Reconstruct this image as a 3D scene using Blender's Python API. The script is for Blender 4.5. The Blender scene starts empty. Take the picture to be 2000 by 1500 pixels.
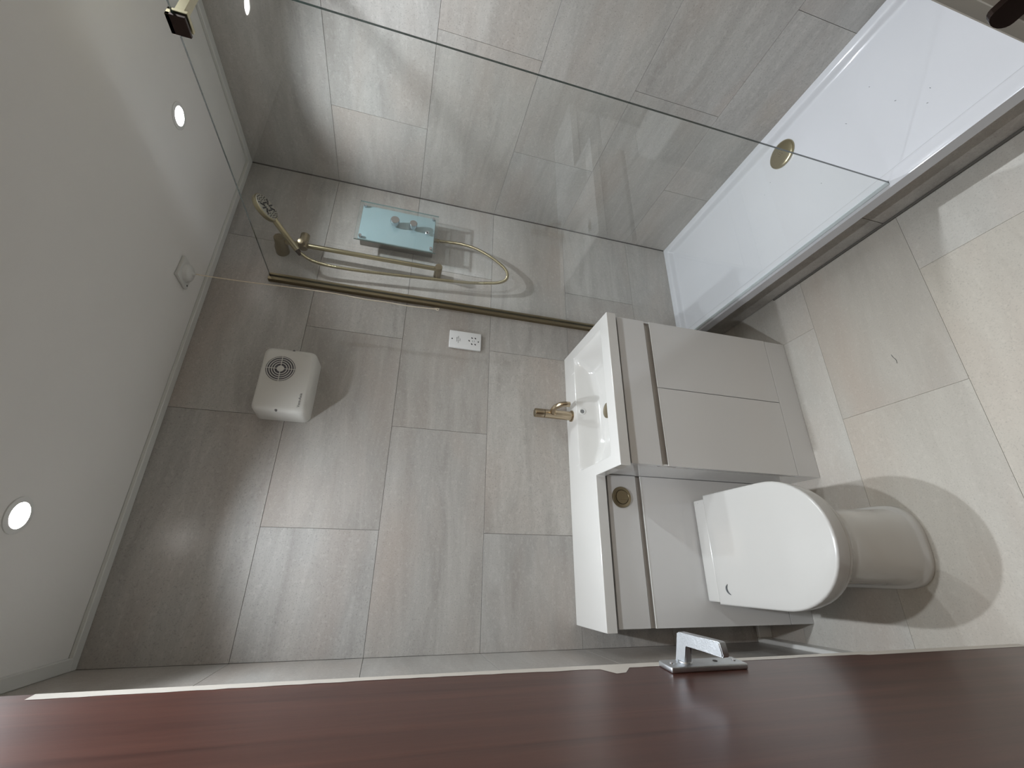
import bpy, bmesh, math, random
from mathutils import Vector, Matrix

S = bpy.context.scene
COL = S.collection
random.seed(7)

# ------------------------------------------------------------------ camera, world, lights, exposure
CAMP = Vector((0.263, -1.70, 1.60))
R0 = Vector((0.00677491, -0.27076897, -0.96262052))      # picture right
R1 = Vector((-0.91705903, 0.38212619, -0.11393992))      # picture down
R2 = Vector((0.3986939, 0.88355178, -0.24572225))        # view direction
cam = bpy.data.cameras.new('camera')
cam.sensor_fit = 'HORIZONTAL'
cam.sensor_width = 36.0
cam.lens = 839.414 * 36.0 / 2000.0
cam.clip_start = 0.01
camo = bpy.data.objects.new('camera', cam)
COL.objects.link(camo)
m = Matrix((R0, -R1, -R2)).transposed().to_4x4()
m.translation = CAMP
camo.matrix_world = m
S.camera = camo

W = bpy.data.worlds.new('world')
S.world = W
W.use_nodes = True
W.node_tree.nodes['Background'].inputs[0].default_value = (0.9, 0.95, 1.0, 1)
W.node_tree.nodes['Background'].inputs[1].default_value = 0.008

S.view_settings.view_transform = 'Standard'
S.view_settings.look = 'None'
S.view_settings.gamma = 1.0
S.view_settings.use_curve_mapping = False
S.view_settings.exposure = 0.0

CEIL = 2.40
LAMPS = [(1.612, -0.505), (0.370, -0.430), (0.380, -1.060), (1.600, -1.120)]
LAMP_W = [10.3, 10.2, 10.2, 12.2]
SPOT_COL = (0.87, 0.935, 1.0)
for (x, y), w in zip(LAMPS, LAMP_W):
    l = bpy.data.lights.new('downlight_beam', 'SPOT')
    l.energy = w * 6.0
    l.color = SPOT_COL
    l.spot_size = math.radians(122)
    l.spot_blend = 0.85
    l.shadow_soft_size = 0.020
    lo = bpy.data.objects.new('downlight_beam', l)
    lo.location = (x, y, CEIL - 0.004)
    COL.objects.link(lo)
hl = bpy.data.lights.new('hall_light', 'AREA')
hl.energy = 6.0
hl.color = (1.0, 0.84, 0.68)
hl.size = 0.28
hlo = bpy.data.objects.new('hall_light', hl)
hlo.location = (0.50, -2.25, 2.36)
COL.objects.link(hlo)


# ------------------------------------------------------------------ materials
def srgb(r, g, b):
    f = lambda c: (c / 255 / 12.92) if c / 255 <= 0.04045 else ((c / 255 + 0.055) / 1.055) ** 2.4
    return (f(r), f(g), f(b), 1.0)


def mat(name, col, rough=0.5, metal=0.0, spec=0.5, coat=0.0, coat_rough=0.05, noise=None, bump=None, aniso=0.0):
    mt = bpy.data.materials.new(name)
    mt.use_nodes = True
    nt = mt.node_tree
    b = nt.nodes['Principled BSDF']
    b.inputs['Base Color'].default_value = col
    b.inputs['Roughness'].default_value = rough
    b.inputs['Metallic'].default_value = metal
    b.inputs['Specular IOR Level'].default_value = spec
    b.inputs['Coat Weight'].default_value = coat
    b.inputs['Coat Roughness'].default_value = coat_rough
    if noise or bump:
        tc = nt.nodes.new('ShaderNodeTexCoord')
    if noise:      # (scale xyz, amount)
        mp = nt.nodes.new('ShaderNodeMapping')
        mp.inputs['Scale'].default_value = noise[0]
        nz = nt.nodes.new('ShaderNodeTexNoise')
        nz.inputs['Scale'].default_value = 1.0
        nz.inputs['Detail'].default_value = 5.0
        mr = nt.nodes.new('ShaderNodeMapRange')
        mr.inputs['From Min'].default_value = 0.3
        mr.inputs['From Max'].default_value = 0.7
        mr.inputs['To Min'].default_value = 1 - noise[1]
        mr.inputs['To Max'].default_value = 1 + noise[1]
        mx = nt.nodes.new('ShaderNodeVectorMath')
        mx.operation = 'SCALE'
        mx.inputs[0].default_value = col[:3]
        nt.links.new(tc.outputs['Object'], mp.inputs['Vector'])
        nt.links.new(mp.outputs['Vector'], nz.inputs['Vector'])
        nt.links.new(nz.outputs['Fac'], mr.inputs['Value'])
        nt.links.new(mr.outputs['Result'], mx.inputs['Scale'])
        nt.links.new(mx.outputs['Vector'], b.inputs['Base Color'])
    if bump:       # (scale, strength)
        nz = nt.nodes.new('ShaderNodeTexNoise')
        nz.inputs['Scale'].default_value = bump[0]
        nz.inputs['Detail'].default_value = 3.0
        bp = nt.nodes.new('ShaderNodeBump')
        bp.inputs['Strength'].default_value = bump[1]
        bp.inputs['Distance'].default_value = 0.002
        nt.links.new(tc.outputs['Object'], nz.inputs['Vector'])
        nt.links.new(nz.outputs['Fac'], bp.inputs['Height'])
        nt.links.new(bp.outputs['Normal'], b.inputs['Normal'])
    return mt


def stone_mat(name, light, dark, warm, rough, speck=0.35, streak=1.0):
    """honed stone-look panel: lengthways streaks, cloudy warm patches, fine specks; each panel is tinted by its object colour"""
    mt = bpy.data.materials.new(name)
    mt.use_nodes = True
    nt = mt.node_tree
    N = nt.nodes
    L = nt.links
    b = N['Principled BSDF']
    tc = N.new('ShaderNodeTexCoord')
    oi = N.new('ShaderNodeObjectInfo')
    off = N.new('ShaderNodeVectorMath')
    off.operation = 'SCALE'
    off.inputs[0].default_value = (13.1, 7.7, 5.3)
    L.new(oi.outputs['Random'], off.inputs['Scale'])
    add = N.new('ShaderNodeVectorMath')
    add.operation = 'ADD'
    L.new(tc.outputs['Object'], add.inputs[0])
    L.new(off.outputs['Vector'], add.inputs[1])

    def noise(scale_xyz, detail, rough_, warp=0.0):
        mp = N.new('ShaderNodeMapping')
        mp.inputs['Scale'].default_value = scale_xyz
        L.new(add.outputs['Vector'], mp.inputs['Vector'])
        nz = N.new('ShaderNodeTexNoise')
        nz.inputs['Scale'].default_value = 1.0
        nz.inputs['Detail'].default_value = detail
        nz.inputs['Roughness'].default_value = rough_
        nz.inputs['Distortion'].default_value = warp
        L.new(mp.outputs['Vector'], nz.inputs['Vector'])
        return nz

    def rng(src, a, c, lo, hi):
        r = N.new('ShaderNodeMapRange')
        r.inputs['From Min'].default_value = a
        r.inputs['From Max'].default_value = c
        r.inputs['To Min'].default_value = lo
        r.inputs['To Max'].default_value = hi
        L.new(src, r.inputs['Value'])
        return r.outputs['Result']

    def mix(fac, a, c):
        x = N.new('ShaderNodeMix')
        x.data_type = 'RGBA'
        L.new(fac, x.inputs['Factor'])
        for s, v in ((x.inputs['A'], a), (x.inputs['B'], c)):
            if isinstance(v, tuple):
                s.default_value = v
            else:
                L.new(v, s)
        return x.outputs['Result']
    st = noise((2.2, 13, 13), 7, 0.66, 0.8)
    c1 = mix(rng(st.outputs['Fac'], 0.33, 0.68, 0, streak), light, dark)
    wm = noise((1.6, 4.5, 4.5), 3, 0.5, 0.3)
    c2 = mix(rng(wm.outputs['Fac'], 0.46, 0.74, 0, 0.7), c1, warm)
    sp = noise((240, 240, 240), 2, 0.6)
    c3 = mix(rng(sp.outputs['Fac'], 0.56, 0.74, 0, speck), c2, tuple(v * 0.55 for v in dark[:3]) + (1,))
    sp2 = noise((60, 90, 90), 3, 0.6)
    c4 = mix(rng(sp2.outputs['Fac'], 0.30, 0.46, speck * 0.6, 0), c3, tuple(min(1, v * 1.22) for v in light[:3]) + (1,))
    mul = N.new('ShaderNodeMix')
    mul.data_type = 'RGBA'
    mul.blend_type = 'MULTIPLY'
    mul.inputs['Factor'].default_value = 1.0
    L.new(c4, mul.inputs['A'])
    L.new(oi.outputs['Color'], mul.inputs['B'])
    L.new(mul.outputs['Result'], b.inputs['Base Color'])
    b.inputs['Roughness'].default_value = rough
    bp = N.new('ShaderNodeBump')
    bp.inputs['Strength'].default_value = 0.10
    bp.inputs['Distance'].default_value = 0.0015
    L.new(sp2.outputs['Fac'], bp.inputs['Height'])
    L.new(bp.outputs['Normal'], b.inputs['Normal'])
    return mt


def glass_mat(name, tint, refl=1.0):
    mt = bpy.data.materials.new(name)
    mt.use_nodes = True
    nt = mt.node_tree
    nt.nodes.remove(nt.nodes['Principled BSDF'])
    out = nt.nodes['Material Output']
    tr = nt.nodes.new('ShaderNodeBsdfTransparent')
    tr.inputs[0].default_value = tint
    gl = nt.nodes.new('ShaderNodeBsdfGlossy')
    gl.inputs['Roughness'].default_value = 0.0
    gl.inputs[0].default_value = (1, 1, 1, 1)
    lw = nt.nodes.new('ShaderNodeLayerWeight')
    lw.inputs['Blend'].default_value = 0.5
    pw = nt.nodes.new('ShaderNodeMath')
    pw.operation = 'POWER'
    pw.inputs[1].default_value = 5.0
    ma = nt.nodes.new('ShaderNodeMath')
    ma.operation = 'MULTIPLY_ADD'
    ma.inputs[1].default_value = 0.957 * refl
    ma.inputs[2].default_value = 0.043 * refl
    mx = nt.nodes.new('ShaderNodeMixShader')
    nt.links.new(lw.outputs['Facing'], pw.inputs[0])
    nt.links.new(pw.outputs[0], ma.inputs[0])
    nt.links.new(ma.outputs[0], mx.inputs[0])
    nt.links.new(tr.outputs[0], mx.inputs[1])
    nt.links.new(gl.outputs[0], mx.inputs[2])
    nt.links.new(mx.outputs[0], out.inputs['Surface'])
    return mt


def emis_mat(name, col, strength):
    mt = bpy.data.materials.new(name)
    mt.use_nodes = True
    b = mt.node_tree.nodes['Principled BSDF']
    b.inputs['Base Color'].default_value = (0.9, 0.9, 0.9, 1)
    b.inputs['Emission Color'].default_value = col
    b.inputs['Emission Strength'].default_value = strength
    return mt


def wood_mat(name):
    mt = bpy.data.materials.new(name)
    mt.use_nodes = True
    nt = mt.node_tree
    N, L = nt.nodes, nt.links
    b = N['Principled BSDF']
    tc = N.new('ShaderNodeTexCoord')
    mp = N.new('ShaderNodeMapping')
    mp.inputs['Scale'].default_value = (14, 26, 1.1)
    nz = N.new('ShaderNodeTexNoise')
    nz.inputs['Scale'].default_value = 1.0
    nz.inputs['Detail'].default_value = 8
    nz.inputs['Roughness'].default_value = 0.65
    nz.inputs['Distortion'].default_value = 0.6
    L.new(tc.outputs['Object'], mp.inputs['Vector'])
    L.new(mp.outputs['Vector'], nz.inputs['Vector'])
    cr = N.new('ShaderNodeValToRGB')
    cr.color_ramp.elements[0].position = 0.30
    cr.color_ramp.elements[0].color = srgb(58, 30, 24)
    cr.color_ramp.elements[1].position = 0.72
    cr.color_ramp.elements[1].color = srgb(90, 54, 44)
    L.new(nz.outputs['Fac'], cr.inputs['Fac'])
    L.new(cr.outputs['Color'], b.inputs['Base Color'])
    bp = N.new('ShaderNodeBump')
    bp.inputs['Strength'].default_value = 0.25
    bp.inputs['Distance'].default_value = 0.001
    L.new(nz.outputs['Fac'], bp.inputs['Height'])
    L.new(bp.outputs['Normal'], b.inputs['Normal'])
    b.inputs['Roughness'].default_value = 0.36
    b.inputs['Coat Weight'].default_value = 0.15
    b.inputs['Coat Roughness'].default_value = 0.18
    return mt


M_wall = stone_mat('grey_stone_panel', srgb(182, 179, 174), srgb(158, 154, 149), srgb(174, 163, 154), 0.30, 0.55, 1.0)
M_floor = stone_mat('pale_stone_floor', srgb(194, 190, 182), srgb(178, 173, 165), srgb(186, 174, 163), 0.42, 0.40, 0.7)
M_grout = mat('dark_joint', srgb(88, 84, 78), 0.8, bump=(200, .2))
M_ceil = mat('ceiling_paint', srgb(230, 228, 224), 0.55, noise=((3, 3, 3), 0.015), bump=(260, .08))
M_trimw = mat('white_trim', srgb(212, 212, 208), 0.35, noise=((6, 6, 6), 0.01))
M_skirt = mat('white_skirting', srgb(222, 221, 217), 0.3, noise=((6, 6, 6), 0.01))
M_acr = mat('white_tray_acrylic', srgb(199, 199, 202), 0.16, coat=0.4, noise=((9, 9, 9), 0.006))
M_cer = mat('white_ceramic', srgb(211, 209, 205), 0.12, coat=0.6, coat_rough=0.03, noise=((7, 7, 7), 0.004))
M_seat = mat('white_seat_plastic', srgb(196, 194, 190), 0.22, coat=0.3, noise=((7, 7, 7), 0.004))
M_van = mat('light_grey_gloss_lacquer', srgb(214, 213, 212), 0.13, coat=0.5, coat_rough=0.03, noise=((4, 4, 4), 0.006))
M_van2 = mat('grey_handle_channel', srgb(192, 188, 184), 0.3, noise=((4, 4, 4), 0.01))
M_dark = mat('dark_gap', srgb(60, 56, 53), 0.7, bump=(90, .1))
M_brass = mat('brushed_brass', srgb(178, 168, 138), 0.30, 1.0, noise=((30, 30, 4), 0.05))
M_brassd = mat('dull_bronze_brass', srgb(146, 134, 110), 0.34, 1.0, noise=((30, 30, 4), 0.05))
M_tap = mat('champagne_brass', srgb(186, 170, 146), 0.22, 1.0, noise=((30, 30, 4), 0.04))
M_bronze = mat('dark_bronze', srgb(60, 48, 44), 0.35, 0.9, noise=((20, 20, 20), 0.05))
M_chrome = mat('chrome', srgb(205, 205, 208), 0.10, 1.0, noise=((9, 9, 9), 0.02))
M_satin = mat('satin_chrome', srgb(200, 203, 206), 0.38, 1.0, noise=((30, 30, 30), 0.06), bump=(300, .15))
M_silver = mat('silver_plastic', srgb(138, 134, 129), 0.35, 0.5, noise=((9, 9, 9), 0.03))
M_teal = mat('frosted_teal_glass', srgb(170, 186, 190), 0.35, coat=0.3, noise=((5, 5, 5), 0.015))
M_clear = glass_mat('shower_screen_glass', (0.985, 0.993, 0.988, 1), 1.45)
M_cover = glass_mat('cover_glass', (0.93, 0.965, 0.965, 1), 1.2)
M_gedge = mat('green_glass_edge', srgb(58, 74, 72), 0.1, coat=0.5, noise=((20, 20, 20), 0.05))
M_gedge2 = mat('teal_glass_edge', srgb(124, 150, 148), 0.12, coat=0.5, noise=((20, 20, 20), 0.05))
M_seal = mat('pale_seal', srgb(196, 202, 203), 0.25, noise=((20, 20, 20), 0.02))
M_whitep = mat('white_plastic', srgb(224, 223, 221), 0.3, noise=((8, 8, 8), 0.006))
M_fan = mat('fan_casing_plastic', srgb(214, 212, 206), 0.28, noise=((8, 8, 8), 0.006))
M_fand = mat('fan_dark_inside', srgb(84, 82, 88), 0.6, noise=((30, 30, 30), 0.05))
M_black = mat('black_rubber', srgb(40, 38, 42), 0.5, noise=((40, 40, 40), 0.05))
M_text = mat('grey_print', srgb(112, 112, 112), 0.6, noise=((40, 40, 40), 0.02))
M_textd = mat('dark_print', srgb(72, 72, 72), 0.6, noise=((40, 40, 40), 0.02))
M_lamp = emis_mat('lamp_lens', (1.0, 0.98, 0.95, 1), 45.0)
M_bezel = mat('lamp_bezel', srgb(225, 225, 222), 0.3, noise=((20, 20, 20), 0.01))
M_wood = wood_mat('red_brown_stained_wood')
M_lip = mat('pale_edge_paint', srgb(205, 198, 188), 0.35, noise=((30, 30, 3), 0.03))
M_jamb = mat('taupe_frame_paint', srgb(176, 170, 158), 0.45, noise=((20, 20, 3), 0.03))
M_hall = mat('hall_paint', srgb(196, 186, 170), 0.7, noise=((3, 3, 3), 0.02))
M_facep = mat('pale_spray_face', srgb(176, 172, 160), 0.35, 0.3, noise=((20, 20, 20), 0.02))
M_cord = mat('cream_cord', srgb(225, 212, 190), 0.7, noise=((200, 200, 200), 0.08))
M_lint = mat('grey_lint', srgb(96, 98, 100), 0.9, noise=((200, 200, 200), 0.2))


# ------------------------------------------------------------------ mesh helpers (world coordinates)
def new():
    return bmesh.new()


def box(bm, x0, x1, y0, y1, z0, z1, bev=0.0, seg=2, xf=None):
    r = bmesh.ops.create_cube(bm, size=1.0)
    vs = r['verts']
    for v in vs:
        v.co = Vector(((x0 + x1) / 2 + v.co.x * (x1 - x0), (y0 + y1) / 2 + v.co.y * (y1 - y0), (z0 + z1) / 2 + v.co.z * (z1 - z0)))
    if bev > 0:
        es = list({e for v in vs for e in v.link_edges})
        rr = bmesh.ops.bevel(bm, geom=es, offset=bev, segments=seg, profile=0.5, affect='EDGES')
        vs = list({v for f in rr['faces'] for v in f.verts} | {v for v in vs if v.is_valid})
    if xf:
        for v in vs:
            if v.is_valid:
                v.co = xf @ v.co
    return vs


def basis(d, up=(0, 0, 1)):
    d = Vector(d).normalized()
    u = Vector(up)
    if abs(d.dot(u)) > 0.98:
        u = Vector((1, 0, 0))
    a = d.cross(u).normalized()
    b = d.cross(a).normalized()
    return d, a, b


def lathe(bm, o, d, prof, n=32, cap=True):
    """prof = [(distance along d, radius)]"""
    o = Vector(o)
    d, a, b = basis(d)
    rings = []
    for t, r in prof:
        if r <= 1e-6:
            rings.append([bm.verts.new(o + d * t)])
        else:
            rings.append([bm.verts.new(o + d * t + (a * math.cos(q) + b * math.sin(q)) * r) for q in [2 * math.pi * i / n for i in range(n)]])
    for A, B in zip(rings, rings[1:]):
        if len(A) == 1 and len(B) == 1:
            continue
        for i in range(n):
            j = (i + 1) % n
            if len(A) == 1:
                bm.faces.new((A[0], B[i], B[j]))
            elif len(B) == 1:
                bm.faces.new((A[i], B[0], A[j]))
            else:
                bm.faces.new((A[i], B[i], B[j], A[j]))
    if cap:
        for R_ in (rings[0], rings[-1]):
            if len(R_) > 2:
                bm.faces.new(R_)
    return rings


def cyl(bm, a, b, r, n=24, r2=None, bev=0.0):
    a, b = Vector(a), Vector(b)
    L = (b - a).length
    r2 = r if r2 is None else r2
    if bev:
        prof = [(0, r - bev), (bev * .3, r - bev * .3), (bev, r), (L - bev, r2), (L - bev * .3, r2 - bev * .3), (L, r2 - bev)]
    else:
        prof = [(0, r), (L, r2)]
    lathe(bm, a, b - a, prof, n)


def spline(pts, k=8):
    P = [Vector(p) for p in pts]
    P = [P[0] * 2 - P[1]] + P + [P[-1] * 2 - P[-2]]
    out = []
    for i in range(1, len(P) - 2):
        for s in range(k):
            t = s / k
            a, b, c, d = P[i - 1:i + 3]
            out.append(0.5 * ((2 * b) + (c - a) * t + (2 * a - 5 * b + 4 * c - d) * t * t + (3 * b - a - 3 * c + d) * t ** 3))
    out.append(P[-2])
    return out


def tube(bm, pts, r, n=12, rf=None):
    P = [Vector(p) for p in pts]
    rings = []
    ref = None
    for i, p in enumerate(P):
        d = (P[min(i + 1, len(P) - 1)] - P[max(i - 1, 0)]).normalized()
        if ref is None:
            _, a, b = basis(d)
        else:
            a = (ref - d * ref.dot(d)).normalized()
            b = d.cross(a)
        ref = a
        rr = r if rf is None else rf(i, len(P))
        rings.append([bm.verts.new(p + (a * math.cos(q) + b * math.sin(q)) * rr) for q in [2 * math.pi * k / n for k in range(n)]])
    for A, B in zip(rings, rings[1:]):
        for i in range(n):
            j = (i + 1) % n
            bm.faces.new((A[i], B[i], B[j], A[j]))
    bm.faces.new(rings[0])
    bm.faces.new(rings[-1])


def prism(bm, outline, z0, z1):
    lo = [bm.verts.new((x, y, z0)) for x, y in outline]
    hi = [bm.verts.new((x, y, z1)) for x, y in outline]
    n = len(lo)
    bm.faces.new(lo)
    bm.faces.new(hi)
    for i in range(n):
        bm.faces.new((lo[i], lo[(i + 1) % n], hi[(i + 1) % n], hi[i]))


def loft(bm, rings, cap=True):
    V = [[bm.verts.new(p) for p in r] for r in rings]
    n = len(V[0])
    for A, B in zip(V, V[1:]):
        for i in range(n):
            j = (i + 1) % n
            bm.faces.new((A[i], A[j], B[j], B[i]))
    if cap:
        bm.faces.new(V[0])
        bm.faces.new(V[-1])


TH = {}


def finish(bm, name, material, smooth, xf=None):
    bmesh.ops.recalc_face_normals(bm, faces=bm.faces[:])
    if xf:
        bm.transform(xf)
    me = bpy.data.meshes.new(name)
    bm.to_mesh(me)
    bm.free()
    mats = material if isinstance(material, (list, tuple)) else [material]
    for q in mats:
        me.materials.append(q)
    if smooth:
        for p in me.polygons:
            p.use_smooth = True
        me.set_sharp_from_angle(angle=math.radians(smooth if smooth is not True else 38))
    return me


def tag(o, label=None, cat=None, group=None, kind=None):
    if label: o['label'] = label
    if cat: o['category'] = cat
    if group: o['group'] = group
    if kind: o['kind'] = kind
    return o


def obj(name, bm, material, parent=None, smooth=38, label=None, cat=None, group=None, kind=None, xf=None):
    me = finish(bm, name, material, smooth, xf)
    o = bpy.data.objects.new(name, me)
    COL.objects.link(o)
    if parent is not None:
        o.parent = parent
        o.matrix_parent_inverse = TH.get(parent.name, Matrix.Identity(4)).inverted()
    elif kind != 'structure':
        xs = [v.co for v in me.vertices]
        c = Vector(((min(v.x for v in xs) + max(v.x for v in xs)) / 2, (min(v.y for v in xs) + max(v.y for v in xs)) / 2, min(v.z for v in xs)))
        me.transform(Matrix.Translation(-c))
        o.location = c
        TH[o.name] = Matrix.Translation(c)
    return tag(o, label, cat, group, kind)


def thing(name, loc, label, cat, group=None, kind=None):
    o = bpy.data.objects.new(name, None)
    o.empty_display_size = 0.05
    COL.objects.link(o)
    o.location = loc
    TH[o.name] = Matrix.Translation(Vector(loc))
    return tag(o, label, cat, group, kind)


def text_mesh(s, size, xf, thick=0.0003):
    c = bpy.data.curves.new('lettering', 'FONT')
    c.body = s
    c.size = size
    c.align_x = 'CENTER'
    c.align_y = 'CENTER'
    c.extrude = thick
    c.resolution_u = 2
    o = bpy.data.objects.new('lettering_tmp', c)
    COL.objects.link(o)
    dg = bpy.context.evaluated_depsgraph_get()
    me = bpy.data.meshes.new_from_object(o.evaluated_get(dg))
    bpy.data.objects.remove(o)
    bm = new()
    bm.from_mesh(me)
    bm.transform(xf)
    return bm




def on_wall(x, y, z):
    """text lying in a plane facing -Y, upright"""
    return Matrix.Translation((x, y, z)) @ Matrix.Rotation(math.radians(90), 4, 'X')


# ------------------------------------------------------------------ the room shell
RX = 2.0          # right wall
FY = -1.573       # room face of the doorway wall
HY = -2.75        # far side of the hall

GAP = 0.0013
TT = 0.003
tile_cache = {}


def tile_mesh(w, h, m_, t=TT):
    k = (round(w, 4), round(h, 4), m_.name)
    if k not in tile_cache:
        bm = new()
        box(bm, -w / 2, w / 2, -t, 0, -h / 2, h / 2)
        es = [e for e in bm.edges if all(abs(v.co.y + t) < 1e-6 for v in e.verts)]
        bmesh.ops.bevel(bm, geom=es, offset=0.0003, segments=1, affect='EDGES')
        tile_cache[k] = finish(bm, 'tile', m_, False)
    return tile_cache[k]


def place_tile(parent, mt, mw, tone):
    o = bpy.data.objects.new('tile', mt)
    COL.objects.link(o)
    o.parent = parent
    o.matrix_local = mw
    o.color = (*tone, 1)
    return o


def cuts(a, b, seams):
    e = [a] + sorted(s for s in seams if a + 0.01 < s < b - 0.01) + [b]
    return list(zip(e, e[1:]))


def tone(rnd, spread=0.035, warm=0.012):
    g = 1 + rnd.uniform(-spread, spread)
    w_ = rnd.uniform(-warm, warm)
    return (g * (1 + w_), g, g * (1 - w_))


ZR = [0.0, 0.073, 0.460, 0.848, 1.235, 1.621, 2.008, CEIL]
rnd = random.Random(3)


def shell(name, x0, x1, y0, y1, z0, z1, material=M_grout, label=None):
    bm = new()
    box(bm, x0, x1, y0, y1, z0, z1)
    return obj(name, bm, material, None, False, label, None, None, 'structure')


wb = shell('wall_back', -0.10, RX + 0.10, TT, 0.10, -0.05, CEIL + 0.05, label='back wall clad in large grey stone-look panels behind the basin')
wr = shell('wall_right', RX + TT, RX + 0.10, HY, 0.10, -0.05, CEIL + 0.05, label='right wall of the shower clad in large grey stone-look panels')
wl = shell('wall_left', -0.10, -TT, HY, 0.10, -0.05, CEIL + 0.05, label='left wall panelled in grey stone look beside the open door')
for r in range(7):
    z0, z1 = ZR[r], ZR[r + 1]
    odd = r % 2 == 1          # rows 1, 3, 5 have the half-bond
    sx = [0.394, 1.182] if (r in (1, 3, 5)) else [0.787, 1.576]
    if r == 0:
        sx = [0.787, 1.576]
    for a, b in cuts(0, RX, sx):
        tn = tone(rnd)
        if r == 4 and 0.7 < a < 0.9:
            tn = (0.955, 0.94, 0.925)
        place_tile(wb, tile_mesh(b - a - GAP, z1 - z0 - GAP, M_wall), Matrix.Translation(((a + b) / 2, TT, (z0 + z1) / 2)), tn)
    sy = [-0.388, -1.165] if (r in (1, 3, 5)) else [-0.777, -1.554]
    for a, b in cuts(FY, 0, sy):
        w, h = b - a - GAP, z1 - z0 - GAP
        place_tile(wr, tile_mesh(w, h, M_wall), Matrix.Translation((RX + TT, (a + b) / 2, (z0 + z1) / 2)) @ Matrix.Rotation(math.radians(-90), 4, 'Z'), tone(rnd))
    for a, b in cuts(FY, 0, sy):
        w, h = b - a - GAP, z1 - z0 - GAP
        place_tile(wl, tile_mesh(w, h, M_wall), Matrix.Translation((-TT, (a + b) / 2, (z0 + z1) / 2)) @ Matrix.Rotation(math.radians(90), 4, 'Z'), tone(rnd))

fl = shell('floor', -0.10, RX + 0.10, HY, 0.10, -0.10, -TT, label='pale stone-look tiled floor with fine joints')
YF = [FY - 0.13, -1.345, -0.955, -0.565, -0.175, 0.0]
for r in range(5):
    y0, y1 = YF[r], YF[r + 1]
    sx = [0.790, 1.580] if r in (1, 3) else [0.395, 1.185]
    if r == 2:
        sx = [0.790, 1.580]
    if r in (1, 3):
        sx = [0.395, 1.185]
    for a, b in cuts(0, RX, sx):
        tn = tone(rnd, 0.03, 0.015)
        if r == 2 and abs(a - 0.79) < 0.01:
            tn = (0.945, 0.925, 0.905)
        if r == 2 and a < 0.1:
            tn = (1.0, 0.985, 0.96)
        if r == 1 and 0.3 < a < 0.5:
            tn = (1.02, 0.985, 0.94)
        place_tile(fl, tile_mesh(b - a - 0.0007, y1 - y0 - 0.0007, M_floor),
                   Matrix.Translation(((a + b) / 2, (y0 + y1) / 2, -TT)) @ Matrix.Rotation(math.radians(-90), 4, 'X'), tn)

bm = new()
box(bm, -0.10, RX + 0.10, HY, 0.10, CEIL, CEIL + 0.10)
ce = obj('ceiling', bm, M_ceil, None, False, 'plain pale grey ceiling with recessed downlights', None, None, 'structure')

# doorway wall, the camera stands in its opening
bm = new()
box(bm, 0.875, RX + TT, FY - 0.11, FY, 0, CEIL)
box(bm, 0.0, 0.875, FY - 0.11, FY, 2.13, CEIL)
wf = obj('wall_front', bm, M_hall, None, False, 'painted wall holding the doorway', None, None, 'structure')
bm = new()
box(bm, -0.10, RX + 0.10, HY - 0.1, HY, -0.05, CEIL + 0.05)
obj('wall_hall', bm, M_hall, None, False, 'plain painted wall of the hall behind the doorway', None, None, 'structure')

# ceiling edge trims and corner joint
def trim(name, x0, x1, y0, y1, z0, z1, m_, lab, bev=0.002):
    bm = new()
    box(bm, x0, x1, y0, y1, z0, z1, bev, 1)
    return obj(name, bm, m_, None, False, lab, None, None, 'structure')


trim('trim_1', 0.0, RX - 0.034, -0.034, 0.0, CEIL - 0.012, CEIL, M_trimw, 'slim white edging strip between back wall and ceiling')
trim('trim_2', RX - 0.034, RX, FY, -0.0, CEIL - 0.012, CEIL, M_trimw, 'slim white edging strip between right wall and ceiling')
trim('trim_3', 0.0, 0.034, FY, -0.034, CEIL - 0.012, CEIL, M_trimw, 'slim white edging strip between left wall and ceiling')
trim('trim_4', RX - 0.004, RX, -0.004, 0.0, 0.21, CEIL - 0.012, M_dark, 'thin dark joint in the corner of the shower', 0)
trim('baseboard_back', 0.016, 0.086, -0.016, 0.0, 0, 0.065, M_skirt, 'short white skirting between the toilet unit and the left wall', 0.003)
trim('baseboard_left', 0.0, 0.016, FY + 0.02, 0.0, 0, 0.065, M_skirt, 'white skirting along the left wall', 0.003)

# ------------------------------------------------------------------ the door (open, hinged on the left jamb)
F2 = Vector((0.100, -0.82, 0))
U = Vector((-0.11216942, -0.9936891, 0))      # along the leaf, free edge -> hinge
Nn = Vector((0.9936891, -0.11216942, 0))       # out of the visible face
DX = Matrix((( U.x, Nn.x, 0, F2.x), (U.y, Nn.y, 0, F2.y), (0, 0, 1, 0), (0, 0, 0, 1)))   # local (u, n, z) -> world
DW = 0.757
bm = new()
box(bm, 0, DW, -0.035, 0, 0.008, 2.09, 0.002, 1)
dr = obj('door_1', bm, M_wood, None, False, 'red-brown wooden door standing open at the left', None, None, 'structure', DX)
# painted lipping along the free edge: a thin skin with a ragged inner border
bm = new()
zs = [0.008 + i * 0.02037 for i in range(101)]
rr = random.Random(11)
ws = []
for z in zs:
    w = 0.020 + 0.0025 * math.sin(z * 7) + rr.uniform(-0.0012, 0.0012)
    if 1.13 < z < 1.19:
        w += 0.030 * math.sin((z - 1.13) / 0.06 * math.pi)
    if z < 0.55:
        w = 0.024
    ws.append(w)
va = [bm.verts.new((0.0015, 0.0004, z)) for z in zs]
vb = [bm.verts.new((w, 0.0004, z)) for w, z in zip(ws, zs)]
va2 = [bm.verts.new((-0.0004, -0.0015, z)) for z in zs]
va3 = [bm.verts.new((-0.0004, -0.035, z)) for z in zs]
for i in range(100):
    bm.faces.new((va[i], va[i + 1], vb[i + 1], vb[i]))
    bm.faces.new((va2[i], va2[i + 1], va[i + 1], va[i]))
    bm.faces.new((va3[i], va3[i + 1], va2[i + 1], va2[i]))
obj('painted_edge', bm, M_lip, dr, False, 'pale painted free edge with a ragged brush line', xf=DX)
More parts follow.
